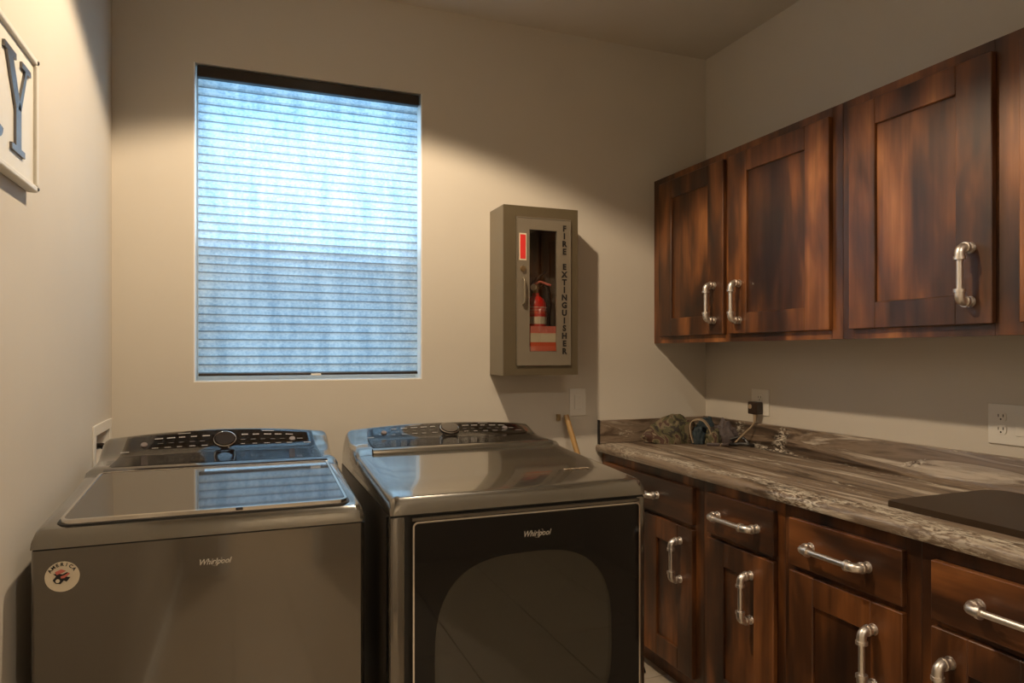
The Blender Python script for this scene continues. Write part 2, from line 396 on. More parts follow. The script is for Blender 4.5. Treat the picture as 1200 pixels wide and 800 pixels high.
# ================================================================ window and shade
wn = thing('window_1', ((WX0+WX1)/2, YB+.11, WZ0), kind='structure')
FY0, FY1 = YB+.115, YB+.185
bm = bmesh.new(); fw = .030
box(bm, WX0, WX0+fw, FY0, FY1, WZ0, WZ1); box(bm, WX1-fw, WX1, FY0, FY1, WZ0, WZ1)
box(bm, WX0+fw, WX1-fw, FY0, FY1, WZ0, WZ0+fw); box(bm, WX0+fw, WX1-fw, FY0, FY1, WZ1-fw, WZ1)
obj('window_frame', bm, M['vinyl'], wn)
MR = 1.785
obj('meeting_rail', bx(WX0+fw, WX1-fw, FY0+.005, FY1-.005, MR-.03, MR+.025, bev=.003), M['vinyl'], wn)
obj('glass', bx(WX0+fw, WX1-fw, FY0+.045, FY0+.049, MR+.025, WZ1-fw), M['glass'], wn)
obj('glass', bx(WX0+fw, WX1-fw, FY0+.022, FY0+.026, WZ0+fw, MR-.03), M['glass'], wn)
obj('insect_screen', bx(WX0+fw, WX1-fw, FY1-.008, FY1-.007, WZ0+fw, MR-.03), M['screen'], wn)
# painted reveal
bm = bmesh.new()
box(bm, WX0, WX0+.004, YB+.001, FY0, WZ0, WZ1); box(bm, WX1-.004, WX1, YB+.001, FY0, WZ0, WZ1)
box(bm, WX0+.004, WX1-.004, YB+.001, FY0, WZ0, WZ0+.004)
obj('window_reveal', bm, M['white'], wn)

SX0, SX1 = -.165, .7005; SYc = YB+.030
sh = thing('cellular_shade', ((SX0+SX1)/2, SYc, WZ0+.02), 'lowered pale blue pleated cellular window shade with dark bronze head rail, backlit by daylight', 'window shade')
obj('head_rail', bx(SX0-.004, SX1+.004, SYc-.024, SYc+.022, WZ1-.050, WZ1-.006, bev=.004), M['bronze'], sh)
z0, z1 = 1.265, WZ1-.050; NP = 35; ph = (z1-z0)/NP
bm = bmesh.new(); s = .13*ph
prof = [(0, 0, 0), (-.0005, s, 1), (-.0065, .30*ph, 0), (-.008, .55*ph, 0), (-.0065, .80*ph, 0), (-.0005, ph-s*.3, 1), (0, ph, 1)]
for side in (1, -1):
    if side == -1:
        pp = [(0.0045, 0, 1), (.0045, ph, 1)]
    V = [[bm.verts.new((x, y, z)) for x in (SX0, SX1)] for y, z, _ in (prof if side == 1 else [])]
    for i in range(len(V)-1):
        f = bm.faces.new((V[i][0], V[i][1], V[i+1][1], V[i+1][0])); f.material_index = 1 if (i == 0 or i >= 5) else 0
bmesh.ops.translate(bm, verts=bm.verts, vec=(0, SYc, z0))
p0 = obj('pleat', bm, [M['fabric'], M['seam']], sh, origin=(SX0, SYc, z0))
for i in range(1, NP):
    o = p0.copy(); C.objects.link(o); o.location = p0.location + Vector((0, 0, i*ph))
obj('bottom_rail', bx(SX0, SX1, SYc-.011, SYc+.009, z0-.010, z0, bev=.002), M['bronze'], sh)
obj('pull_tab', bx(.255, .295, SYc-.018, SYc-.010, z0-.012, z0-.004, bev=.002), M['plate'], sh)

# ================================================================ pipe handle (door surface at x=0, pulls toward -x)
def handle_mesh(Lh, axis, pr=.0083):
    bm = bmesh.new(); st = .042; h = Lh/2; er = .0138
    cyl(bm, (-st, 0, -h+.02), (-st, 0, h-.02), pr, seg=14)
    for s in (1, -1):
        pts = [(-st, 0, s*(h-.030)), (-st, 0, s*(h-.016)), (-st+.004, 0, s*(h-.006)), (-st+.014, 0, s*h), (-st+.024, 0, s*h)]
        tube(bm, smoothpts(pts, 4), er*.92, 12)
        cyl(bm, (-st, 0, s*(h-.034)), (-st, 0, s*(h-.025)), er*1.12, seg=16)
        cyl(bm, (-st+.018, 0, s*h), (-st+.026, 0, s*h), er*1.12, seg=16)
        cyl(bm, (-.020, 0, s*h), (-.003, 0, s*h), pr, seg=12)
        cyl(bm, (-.005, 0, s*h), (0, 0, s*h), .0145, .016, seg=16)
    if axis == 'y': bmesh.ops.rotate(bm, verts=bm.verts, matrix=Matrix.Rotation(PI/2, 3, 'X'))
    bmesh.ops.recalc_face_normals(bm, faces=bm.faces)
    me = bpy.data.meshes.new('handle'); bm.to_mesh(me); bm.free(); me.materials.append(M['nickel'])
    for p in me.polygons: p.use_smooth = True
    try: me.set_sharp_from_angle(angle=math.radians(40))
    except Exception: pass
    return me
HV = handle_mesh(.148, 'z'); HH = handle_mesh(.20, 'y')
def handle(parent, me, x, y, z):
    o = bpy.data.objects.new('handle', me); C.objects.link(o); o.parent = parent
    o.location = Vector((x, y, z)) - root_loc(parent); o['label'] = 'nickel pipe-fitting handle'
def shaker(parent, xf, y0, y1, z0, z1, st, rl, hy=None, hz=None):
    """door facing -X whose front face is at xf"""
    t = .020; bm = bmesh.new()
    box(bm, xf, xf+t, y0, y0+st, z0, z1, bev=.0022, seg=1); box(bm, xf, xf+t, y1-st, y1, z0, z1, bev=.0022, seg=1)
    box(bm, xf, xf+t, y0+st, y1-st, z0, z0+rl, bev=.0022, seg=1); box(bm, xf, xf+t, y0+st, y1-st, z1-rl, z1, bev=.0022, seg=1)
    d = obj('door', bm, M['woodz'], parent, origin=((xf), (y0+y1)/2, z0))
    obj('door_panel', bx(xf+.010, xf+t-.002, y0+st-.003, y1-st+.003, z0+rl-.003, z1-rl+.003), M['woodz'], d, origin=(xf, (y0+y1)/2+.3, z0))
    if hy is not None: handle(d, HV, xf, hy, hz)
    return d
def drawer(parent, xf, y0, y1, z0, z1, hy=None):
    d = obj('drawer', bx(xf, xf+.020, y0, y1, z0, z1, bev=.003), M['woody'], parent, origin=(xf, (y0+y1)/2, z0))
    handle(d, HH, xf, (y0+y1)/2 if hy is None else hy, (z0+z1)/2)
# upper cabinets
XU = 1.883; UF = 1.863
def upper(y0, y1, label):
    t = thing('upper_cabinet', (XU+.15, (y0+y1)/2, 1.392), label, 'cabinet')
    bm = bmesh.new(); box(bm, XU+.019, XR-.001, y0, y1, 1.404, 2.189); obj('carcass', bm, M['woodz'], t)
    return t
def face_frame(t, x, y0, y1, z0, z1, stiles, rt, rb, mids=()):
    bm = bmesh.new()
    for a, b in stiles: box(bm, x, x+.019, a, b, z0, z1, bev=.001, seg=1)
    ys = sorted(stiles)
    for (a, b), (c, d) in zip(ys, ys[1:]):
        box(bm, x, x+.019, b, c, z1-rt, z1); box(bm, x, x+.019, b, c, z0, z0+rb)
        for m0, m1 in mids: box(bm, x, x+.019, b, c, m0, m1)
    obj('face_frame', bm, M['woodz'], t)
ua = upper(1.7535, YB-.001, 'stained wood wall cabinet with two doors in the corner beside the back wall')
face_frame(ua, XU, 1.7535, YB-.001, 1.392, 2.189, [(1.7535, 1.80), (2.32, 2.36), (2.84, YB-.001)], .045, .045)
shaker(ua, UF, 2.353, 2.830, 1.424, 2.155, .103, .083, 2.412, 1.558)
shaker(ua, UF, 1.796, 2.321, 1.424, 2.155, .110, .083, 2.252, 1.552)
ub = upper(.62, 1.7525, 'stained wood wall cabinet nearest the camera with one large door fully visible')
face_frame(ub, XU, .62, 1.7525, 1.392, 2.189, [(.62, .67), (1.177, 1.25), (1.705, 1.7525)], .045, .045)
shaker(ub, UF, 1.246, 1.713, 1.424, 2.155, .101, .083, 1.304, 1.560)
shaker(ub, UF, .705, 1.176, 1.424, 2.155, .100, .083, .77, 1.560)

# base cabinets
XB = 1.593; BF = 1.573; CT = .876
def base(y0, y1, label):
    t = thing('base_cabinet', (XB+.28, (y0+y1)/2, 0), label, 'cabinet')
    obj('carcass', bx(XB+.019, XR-.001, y0, y1, .10, CT-.001), M['woodz'], t)
    obj('toe_kick', bx(XB+.06, XB+.08, y0, y1, 0, .10), M['woodz'], t)
    return t
b1 = base(2.1195, YB-.001, 'lower wood cabinet partly hidden behind the dryer, farthest from the camera')
face_frame(b1, XB, 2.1195, YB-.001, .10, CT-.001, [(2.1195, 2.175), (2.82, YB-.001)], .05, .03, [(.67, .70)])
drawer(b1, BF, 2.166, 2.845, .694, .836, 2.50)
shaker(b1, BF, 2.166, 2.503, .112, .676, .095, .085, 2.242, .545)
shaker(b1, BF, 2.507, 2.845, .112, .676, .095, .085, 2.77, .545)
b2 = base(1.7075, 2.1185, 'narrow lower wood cabinet, second from the back wall, right of the dryer')
face_frame(b2, XB, 1.7075, 2.1185, .10, CT-.001, [(1.7075, 1.75), (2.07, 2.1185)], .05, .03, [(.67, .70)])
drawer(b2, BF, 1.740, 2.078, .692, .840, 1.915)
shaker(b2, BF, 1.740, 2.078, .112, .676, .092, .085, 1.845, .530)
b3 = base(1.239, 1.7065, 'lower wood cabinet with one drawer and one door, under the dark board')
face_frame(b3, XB, 1.239, 1.7065, .10, CT-.001, [(1.239, 1.285), (1.665, 1.7065)], .05, .03, [(.67, .70)])
drawer(b3, BF, 1.279, 1.673, .692, .838, 1.484)
shaker(b3, BF, 1.279, 1.673, .112, .676, .096, .085, 1.365, .530)
b4 = base(.55, 1.238, 'lower wood cabinet nearest the camera, cut off by the right edge of the picture')
face_frame(b4, XB, .55, 1.238, .10, CT-.001, [(.55, .60), (1.19, 1.238)], .05, .03, [(.67, .70)])
drawer(b4, BF, .59, 1.200, .692, .838, .980)
shaker(b4, BF, .897, 1.200, .112, .676, .092, .085, 1.150, .530)
shaker(b4, BF, .59, .893, .112, .676, .092, .085, .65, .530)

# countertop, one profile with a rolled front and coved splash
ct = thing('countertop', (1.87, 1.7, CT), 'brown and cream streaked stone-look countertop with low backsplash', 'countertop')
P = [(1.572, CT), (1.560, .880), (1.5565, .890), (1.558, .902), (1.564, .910), (1.576, .915), (2.140, .915), (2.156, .918), (2.164, .926), (2.168, .938),
     (2.168, 1.018), (2.172, 1.026), (2.1885, 1.027), (2.1885, CT)]
bm = bmesh.new(); prism(bm, P, lambda a, b, s: (a, .50 if s else YB-.0015, b))
obj('worktop', bm, M['lam'], ct, smooth=True)
obj('backsplash', bx(1.572, 2.167, YB-.021, YB-.0015, .9155, 1.025, bev=.003), M['lamx'], ct)
obj('end_cap', bx(1.567, 1.5715, YB-.022, YB-.0015, .912, 1.027, bev=.001, seg=1), M['ink'], ct)

# dark board on the counter
bm = bmesh.new(); pts = rrect(1.680, 2.125, .93, 1.415, .05, 6)
# far-left (front) corner is nearly square
pts = [(x, y) for x, y in pts if not (x < 1.73 and y > 1.365)] ; 
i = max(range(len(pts)), key=lambda k: pts[k][1] - pts[k][0])
pts = rrect(1.680, 2.125, .93, 1.415, .05, 6); new = []
for x, y in pts:
    if x < 1.731 and y > 1.364:
        cx, cy = 1.690, 1.405; dx, dy = x-1.730, y-1.365; new.append((cx+dx*.2, cy+dy*.2))
    else: new.append((x, y))
prism(bm, new, lambda a, b, s: (a, b, .9155 if s else .9325))
bmesh.ops.bevel(bm, geom=[e for e in bm.edges if e.verts[0].co.z > .93 and e.verts[1].co.z > .93], offset=.002, segments=2, affect='EDGES')
tag(obj('counter_board', bm, M['board'], origin=(1.9, 1.17, .9155)), 'thin flat dark brown board with rounded corner lying on the countertop', 'board')

# ================================================================ console shared by both machines
def machine(t, x0, x1, yf, zs, zf, yl, zl, ytop, ztop, arc, dryer):
    """body top with console. zs seam, zf front edge of top, (yl,zl) console foot, (ytop,ztop) console top"""
    xc = (x0+x1)/2; hw = (x1-x0)/2
    yb = ytop+.055
    # concave console profile
    cp = [(0, 0), (.25, .03), (.48, .10), (.66, .20), (.76, .38), (.84, .58), (.92, .79), (1, 1)]
    def console(u, x, off=0):  # u index float on cp
        i = min(int(u*(len(cp)-1)), len(cp)-2); f = u*(len(cp)-1)-i
        a = cp[i][0]+(cp[i+1][0]-cp[i][0])*f; b = cp[i][1]+(cp[i+1][1]-cp[i][1])*f
        e = ((x-xc)/hw)
        zt = ztop-arc*e*e
        return Vector((x, yl+.02+(ytop-yl-.02)*a, zl+.016+(zt-zl-.016)*b)) + Vector((0, -.5*off, .9*off))
    bm = bmesh.new(); st = []
    ends = [(0, .030), (.0025, .016), (.007, .007), (.014, .002), (.024, 0)]
    xs = [(x0+a, d) for a, d in ends]+[(x0+.024+(x1-x0-.048)*k/16, 0) for k in range(1, 16)]+[(x1-a, d) for a, d in reversed(ends)]
    for x, d in xs:
        k = d
        e = (x-xc)/hw
        ring = [(x, yf, zs+.001), (x, yf+.002+k*.15, zf-.016-k*.5), (x, yf+.008+k*.3, zf-.004-k), (x, yf+.020+k*.5, zf-k)]
        ring += [(x, yf+.020+(yl-yf-.03)*q, zf+(zl-zf)*q-k) for q in (.33, .66, 1)]
        foot = console(0, x); ring += [(x, yl, zl+.001-k), (x, foot.y-.006, foot.z-.004-k)]
        for q in range(1, 8):
            p = console(q/7, x); kk = k*(1+1.2*(q/7)); ring.append((x, p.y+kk*.2, p.z-.004-kk))
        p = console(1, x); kk = k*2.2
        ring += [(x, p.y+.012, p.z-.001-kk), (x, p.y+.03, p.z-.004-kk), (x, yb, p.z-.02-kk), (x, yb, zs+.001)]
        st.append([bm.verts.new(v) for v in ring])
    n = len(st[0])
    for A, B in zip(st, st[1:]):
        for i in range(n): bm.faces.new((A[i], A[(i+1) % n], B[(i+1) % n], B[i]))
    bm.faces.new(st[0]); bm.faces.new(st[-1][::-1])
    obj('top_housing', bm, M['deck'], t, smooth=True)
    # glossy console panel
    bm = bmesh.new(); g0 = []; L0 = x0+.055; L1 = x1-.040
    NU, NV = 26, 14
    for j in range(NV+1):
        v = j/NV; ins = .004+.016*v
        row = []
        for i in range(NU+1):
            x = L0+ins+(L1-L0-2*ins)*i/NU
            row.append(bm.verts.new(console(.0+v*.97, x, .0015)))
        g0.append(row)
    for j in range(NV):
        for i in range(NU): bm.faces.new((g0[j][i], g0[j][i+1], g0[j+1][i+1], g0[j+1][i]))
    r = bmesh.ops.solidify(bm, geom=bm.faces[:], thickness=-.003)
    con = obj('control_panel', bm, M['blackglass'], t, smooth=True)
    # lip below the panel
    bm = bmesh.new(); lp = []
    for i in range(NU+1):
        x = L0-.004+(L1-L0+.008)*i/NU; c0 = console(0, x, .0015)
        yy = [(yl-.012, zl+.000), (yl-.0125, zl+.004), (yl-.008, zl+.010), (yl+.002, zl+.0145), (c0.y-.003, c0.z-.001), (c0.y-.003, c0.z-.008)]
        lp.append([bm.verts.new((x, a, b)) for a, b in yy])
    for A, B in zip(lp, lp[1:]):
        for k in range(len(A)-1): bm.faces.new((A[k], A[k+1], B[k+1], B[k]))
    obj('panel_lip', bm, M['deck'] if dryer else M['blackglass'], t, smooth=True)
    # knob
    def onp(x, u, off): return console(u, x, off)
    p = onp(xc+.012, .70, 0); q = onp(xc+.012, .80, 0)-onp(xc+.012, .62, 0); nrm = Vector((0, -q.z, q.y)).normalized()
    bm = bmesh.new(); cyl(bm, p-nrm*.002, p+nrm*.010, .031, .029, seg=32)
    kb = obj('knob', bm, M['blackglass'], t, smooth=True)
    bm = bmesh.new(); sdir = nrm.cross(Vector((1, 0, 0)))
    tube(bm, [p+nrm*.006+Vector((1, 0, 0))*.0325*math.cos(a)+sdir*.0325*math.sin(a) for a in [2*PI*k/32 for k in range(32)]], .0016, 8, True)
    obj('knob_ring', bm, M['chrome'], kb, smooth=True)
    # buttons and printed legends
    for bxx, sgn in ((x0+.125, 1), (x1-.125, 1)):
        p = onp(bxx, .68, 0); bm = bmesh.new(); cyl(bm, p, p+nrm*.006, .0105, .009, seg=20)
        obj('button', bm, M['button'], t, smooth=True)
    bm = bmesh.new(); rnd = random.Random(3 if dryer else 5)
    def dash(xa, xb, u, hgt):
        a = onp(xa, u, .0035); b = onp(xb, u, .0035); c = onp(xb, u+hgt, .0035); d = onp(xa, u+hgt, .0035)
        vs = [bm.verts.new(v) for v in (a, b, c, d)]; bm.faces.new(vs)
    def letters(xa, n, u, h):
        x = xa
        for i in range(n):
            wd = rnd.uniform(.0028, .0042); dash(x, x+wd, u, h); x += wd+.0011
        return x
    for s0, cnt in ((xc-.190, 5), (xc+.062, 5)):
        for i in range(cnt): letters(s0+i*.034, rnd.choice((4, 5, 5)), .80, .026)
    for s0 in (xc-.125, xc+.125): letters(s0, 8, .90, .016)
    for s0, cnt in ((xc-.195, 5), (xc+.060, 5)):
        for i in range(cnt): letters(s0+i*.035, rnd.choice((3, 4, 4)), .55, .018)
    letters(x0+.065, 5, .48, .022); letters(x1-.11, 4, .68, .018); letters(x1-.09, 5, .55, .02)
    obj('printed_legends', bm, M['mark'], con)['kind'] = 'stuff'
    bm = bmesh.new()
    for s0, cnt in ((xc-.180, 5), (xc+.060, 6)):
        for i in range(cnt): letters(s0+i*.03, 3, .67, .016)
    obj('printed_legends', bm, M['dimmark'], con)['kind'] = 'stuff'
    return console

def logo(t, x, y, z, s):
    o = text('logo', 'Whirlpool', s, t, M['logo'], (x, y-.0006, z), extrude=.0006, shear=.35, bold=s*.012, sx=.86)
    bm = bmesh.new(); pts = []
    for k in range(40):
        a = 2*PI*k/40; px = math.cos(a)*s*.62; pz = math.sin(a)*s*.34; r = math.radians(38)
        pts.append(Vector((x+s*.28+px*math.cos(r)-pz*math.sin(r), y-.001, z+px*math.sin(r)+pz*math.cos(r))))
    for i in range(40):
        a, b = pts[i], pts[(i+1) % 40]; th = s*.018*(1+1.6*abs(math.cos(PI*i/40+.4)))
        if 2 <= i <= 9: continue
        c = Vector((x+s*.28, y-.001, z)); na = (a-c).normalized()*th; nb = (b-c).normalized()*th
        bm.faces.new([bm.verts.new(v) for v in (a, b, b+nb, a+na)])
    obj('logo_swoosh', bm, M['logo'], o)

# ---------------------------------------------------------------- washer
WL, WR, WF = -.412, .274, 1.683
wa = thing('washing_machine', ((WL+WR)/2, 2.0, 0), 'graphite top-loading washing machine with dark glass lid in the left corner', 'washing machine')
bm = bmesh.new(); prism(bm, rrect(WL, WR, WF, 2.500, .012, 4), lambda a, b, s: (a, b, .03 if s else .934))
obj('cabinet_body', bm, M['body'], wa, smooth=True)
for fx in (WL+.05, WR-.05):
    for fy in (WF+.05, 2.33):
        bm = bmesh.new(); cyl(bm, (fx, fy, 0), (fx, fy, .032), .022, seg=12); obj('foot', bm, M['black'], wa)
obj('seam_gasket', bx(WL+.004, WR-.004, WF+.003, 2.495, .933, .9375), M['gasket'], wa)
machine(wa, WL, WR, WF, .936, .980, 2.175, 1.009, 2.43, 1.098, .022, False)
# lid
def lidp(x, y, off): 
    q = (y-(WF+.02))/(2.175-WF-.03); return Vector((x, y, .980+.029*q+off))
def slab(bm, x0, x1, y0, y1, r, a, b, tp=.004):
    n = rrect(x0, x1, y0, y1, r, 6); prism(bm, n, lambda x, y, s: lidp(x, y, a if s else b))
LX0, LX1, LY0, LY1 = -.366, .236, 1.701, 2.158
bm = bmesh.new(); slab(bm, LX0-.006, LX1+.006, LY0-.006, LY1+.004, .028, -.004, .0015); obj('lid_gasket', bm, M['gasket'], wa)
bm = bmesh.new(); slab(bm, LX0+.004, LX1-.004, LY0+.004, LY1-.003, .02, .002, .009); lid = obj('lid', bm, M['lidglass'], wa)
bm = bmesh.new(); ring_prism(bm, rrect(LX0, LX1, LY0, LY1, .024, 6), rrect(LX0+.006, LX1-.006, LY0+.008, LY1-.003, .019, 6), lambda x, y, s: lidp(x, y, .001 if s else .0105))
bmesh.ops.bevel(bm, geom=[e for e in bm.edges if len(e.link_faces) == 2 and e.calc_face_angle(0) > 1], offset=.0022, segments=2, affect='EDGES')
obj('lid_rim', bm, M['chrome'], lid, smooth=True)
obj('lid_pull', bx(-.018, -.002, LY0-.004, LY0+.006, .984, .990, bev=.002), M['black'], lid)
logo(wa, -.062, WF-.0005, .877, .0185)
# round sticker
sx_, sz_ = -.3545, .877
bm = bmesh.new(); cyl(bm, (sx_, WF+.0002, sz_), (sx_, WF-.0012, sz_), .0315, seg=40)
stk = obj('round_sticker', bm, M['cream'], wa); stk['label'] = 'round white sticker with black and red emblem'
for i, ch in enumerate('AMERICA'):
    a = math.radians(148-i*19); r = .0255
    R = Matrix.Rotation(PI/2, 4, 'X') @ Matrix.Rotation(a-PI/2, 4, 'Z')
    text('letter', ch, .0095, stk, M['ink'], (sx_+r*math.cos(a), WF-.0018, sz_+r*math.sin(a)), R, extrude=.0003, bold=.0003)
def flat(parent, pts, mat, name='emblem', dy=-.0018):
    bm = bmesh.new(); prism(bm, pts, lambda a, b, s: (sx_+a*.001, WF+dy-(.0004 if s else 0), sz_+b*.001)); obj(name, bm, mat, parent)
flat(stk, [(-16, 7), (-11, 2), (-17, -6), (-12, -13), (-3, -15), (3, -8), (8, -11), (15, -2), (9, -1), (3, 2), (12, 6), (9, 9), (0, 5), (-8, 8)], M['ink'])
flat(stk, [(-13, 11), (-2, 16), (7, 12), (0, 8), (-10, 5)], M['pink'], dy=-.0024)
flat(stk, [(-3, 1), (4, 3), (12, 8), (14, 5), (4, -3), (-2, -3)], M['pink'], dy=-.0024)
flat(stk, [(-8+4*math.cos(k*PI/6), -8+4*math.sin(k*PI/6)) for k in range(12)], M['cream'], dy=-.0024)

# ---------------------------------------------------------------- dryer
DL, DR, DF = .315, 1.001, 1.585
dr = thing('clothes_dryer', ((DL+DR)/2, 1.95, 0), 'graphite front-loading clothes dryer with big black glass door, right of the washer', 'clothes dryer')
bm = bmesh.new(); prism(bm, rrect(DL, DR, DF+.02, 2.440, .012, 4), lambda a, b, s: (a, b, .03 if s else .963))
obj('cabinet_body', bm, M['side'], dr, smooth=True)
for fx in (DL+.05, DR-.05):
    for fy in (DF+.07, 2.28):
        bm = bmesh.new(); cyl(bm, (fx, fy, 0), (fx, fy, .032), .022, seg=12); obj('foot', bm, M['black'], dr)
bm = bmesh.new()
box(bm, DL, DL+.036, DF, DF+.05, .03, .963, bev=.006); box(bm, DR-.027, DR, DF, DF+.05, .03, .963, bev=.006)
box(bm, DL+.036, DR-.027, DF+.008, DF+.045, .03, .075)
obj('front_frame', bm, M['body'], dr, smooth=True)
obj('door_recess', bx(DL+.03, DR-.022, DF+.008, DF+.022, .07, .9625), M['gasket'], dr)
obj('seam_gasket', bx(DL+.004, DR-.004, DF+.004, 2.43, .962, .967), M['gasket'], dr)
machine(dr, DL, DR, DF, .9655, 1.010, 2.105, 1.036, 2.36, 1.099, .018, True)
GX0, GX1, GZ0, GZ1 = DL+.054, DR-.029, .085, .948
def sup(cx, cz, a, b, p, n):
    P = []
    for k in range(n):
        t = 2*PI*k/n; c, s_ = math.cos(t), math.sin(t)
        P.append((cx+a*math.copysign(abs(c)**(2/p), c), cz+b*math.copysign(abs(s_)**(2/p), s_)))
    return P
def outer_on_rect(cx, cz, n, x0, x1, z0, z1, inner):
    P = []
    for (px, pz) in inner:
        dx, dz = px-cx, pz-cz
        k = min([((x1-cx)/dx) if dx > 1e-9 else 1e9, ((x0-cx)/dx) if dx < -1e-9 else 1e9, ((z1-cz)/dz) if dz > 1e-9 else 1e9, ((z0-cz)/dz) if dz < -1e-9 else 1e9])
        P.append((cx+dx*k, cz+dz*k))
    return P
cx, cz = .655, .610; N = 96
inn = sup(cx, cz, .237, .243, 2.9, N)
# make exact corners
outr = outer_on_rect(cx, cz, N, GX0, GX1, GZ0, GZ1, inn)
for (qx, qz) in ((GX0, GZ0), (GX0, GZ1), (GX1, GZ0), (GX1, GZ1)):
    i = min(range(N), key=lambda k: (outr[k][0]-qx)**2+(outr[k][1]-qz)**2); outr[i] = (qx, qz)
YD = DF-.014
bm = bmesh.new(); ring_prism(bm, outr, inn, lambda a, b, s: (a, YD+.020 if s else YD, b))
door = obj('door', bm, M['door_black'], dr); door['label'] = 'black glass dryer door'
bm = bmesh.new(); prism(bm, sup(cx, cz, .2375, .2435, 2.9, N), lambda a, b, s: (a, YD+.004 if s else YD+.0005, b))
obj('door_window', bm, M['doorglass'], door)
bm = bmesh.new(); rings = []
for k in range(9):
    t = k/8*PI/2; sc_ = math.cos(t)*.98+.02*(k < 8); 
    rings.append([bm.verts.new((a, YD+.021+.10*math.sin(t), b)) for a, b in sup(cx, cz, .240*max(sc_, .02), .246*max(sc_, .02), 2.9, 48)])
for A, B in zip(rings, rings[1:]):
    for i in range(48): bm.faces.new((A[i], A[(i+1) % 48], B[(i+1) % 48], B[i]))
bm.faces.new(rings[-1])
obj('door_bowl', bm, M['bowl'], door, smooth=True)
bm = bmesh.new(); ring_prism(bm, rrect(GX0-.004, GX1+.004, GZ0-.004, GZ1+.004, .012, 5), rrect(GX0, GX1, GZ0, GZ1, .009, 5), lambda a, b, s: (a, YD+.018 if s else YD-.002, b))
obj('door_rim', bm, M['chrome'], door, smooth=True)
obj('door_top_trim', bx(GX0-.004, GX1+.004, YD+.002, DF+.012, GZ1+.004, GZ1+.012, bev=.001, seg=1), M['body'], door)
logo(dr, .690-.012, YD-.0005, .897, .0205)
bm = bmesh.new()
for k in range(7): box(bm, .835+k*.0115, .844+k*.0115, 1.735+.004*(k % 2), 1.746, 1.0180, 1.0200)
tag(obj('tan_dashes', bm, M['tan'], dr), kind='stuff')  # row of small tan dashes on the dryer top

# ================================================================ laundry valve box on the left wall
vb = thing('laundry_valve_box', (XL, (VY0+VY1)/2, VZ0), 'white recessed laundry outlet box on the left wall behind the washer', 'outlet box')
bm = bmesh.new(); a0, a1, c0, c1 = 2.548, 2.866, .905, 1.108
box(bm, XL, XL+.006, a0, VY0, c0, c1, bev=.0015, seg=1); box(bm, XL, XL+.006, VY1, a1, c0, c1, bev=.0015, seg=1)
box(bm, XL, XL+.006, VY0, VY1, c0, VZ0); box(bm, XL, XL+.006, VY0, VY1, VZ1, c1)
obj('face_plate', bm, M['plate'], vb)
bm = bmesh.new()
box(bm, XL-.098, XL-.094, VY0+.001, VY1-.001, VZ0+.001, VZ1-.001); box(bm, XL-.094, XL, VY0+.001, VY0+.004, VZ0+.001, VZ1-.001); box(bm, XL-.094, XL, VY1-.004, VY1-.001, VZ0+.001, VZ1-.001)
box(bm, XL-.094, XL, VY0+.004, VY1-.004, VZ0+.001, VZ0+.004); box(bm, XL-.094, XL, VY0+.004, VY1-.004, VZ1-.004, VZ1-.001)
obj('recess', bm, M['plate'], vb)
for i, yy in enumerate((2.65, 2.76)):
    bm = bmesh.new(); cyl(bm, (XL-.055, yy, VZ0+.004), (XL-.055, yy, VZ0+.05), .012, seg=12); cyl(bm, (XL-.055, yy, VZ0+.05), (XL-.055, yy, VZ0+.062), .02, seg=8)
    obj('valve', bm, M['redlabel'] if i else M['blue'], vb, smooth=True)
bm = bmesh.new(); tube(bm, smoothpts([(XL-.05, 2.68, 1.0), (XL-.01, 2.67, 1.03), (XL+.025, 2.65, 1.02), (XL+.04, 2.62, .94), (XL+.045, 2.60, .80), (XL+.05, 2.58, .6)], 6), .010, 10)
tag(obj('supply_hose', bm, M['black']), 'dark hose curving out of the white laundry box behind the washer', 'hose')

# ================================================================ sign on the left wall
sg = thing('laundry_sign', (XL, 1.3, 1.73), 'cream framed board sign with dark metal letters on the left wall', 'sign')
SY0, SY1, SZ0, SZ1 = .49, 1.831, 1.705, 2.002
obj('board', bx(XL+.001, XL+.016, SY0+.004, SY1-.004, SZ0+.004, SZ1-.004), M['signwood'], sg)
bm = bmesh.new(); fwd = .013
box(bm, XL+.001, XL+.024, SY0, SY1, SZ0, SZ0+fwd, bev=.003); box(bm, XL+.001, XL+.024, SY0, SY1, SZ1-fwd, SZ1, bev=.003)
box(bm, XL+.001, XL+.024, SY0, SY0+fwd, SZ0+fwd, SZ1-fwd, bev=.003); box(bm, XL+.001, XL+.024, SY1-fwd, SY1, SZ0+fwd, SZ1-fwd, bev=.003)
obj('sign_frame', bm, M['signwood'], sg)
for yy in (SY0+.007, SY1-.007):
    for zz in (SZ0+.007, SZ1-.007):
        bm = bmesh.new(); cyl(bm, (XL+.024, yy, zz), (XL+.0265, yy, zz), .005, .003, seg=10); obj('nail', bm, M['ink'], sg)
def letter(name, polys, yc, wd):
    """polys in a unit box (x 0..1, z 0..1); the wall reads toward +Y"""
    bm = bmesh.new(); z0 = 1.757; hz = .200
    for P_ in polys: prism(bm, P_, lambda a, b, s: (XL+.0162 if s else XL+.021, yc-wd/2+a*wd, z0+b*hz))
    o = obj('letter', bm, M['zinc'], sg); return o
def bar(x0, z0, x1, z1, w0, w1=None):
    w1 = w0 if w1 is None else w1
    return [(x0-w0/2, z0), (x0+w0/2, z0), (x1+w1/2, z1), (x1-w1/2, z1)]
def rc(x0, x1, z0, z1): return [(x0, z0), (x1, z0), (x1, z1), (x0, z1)]
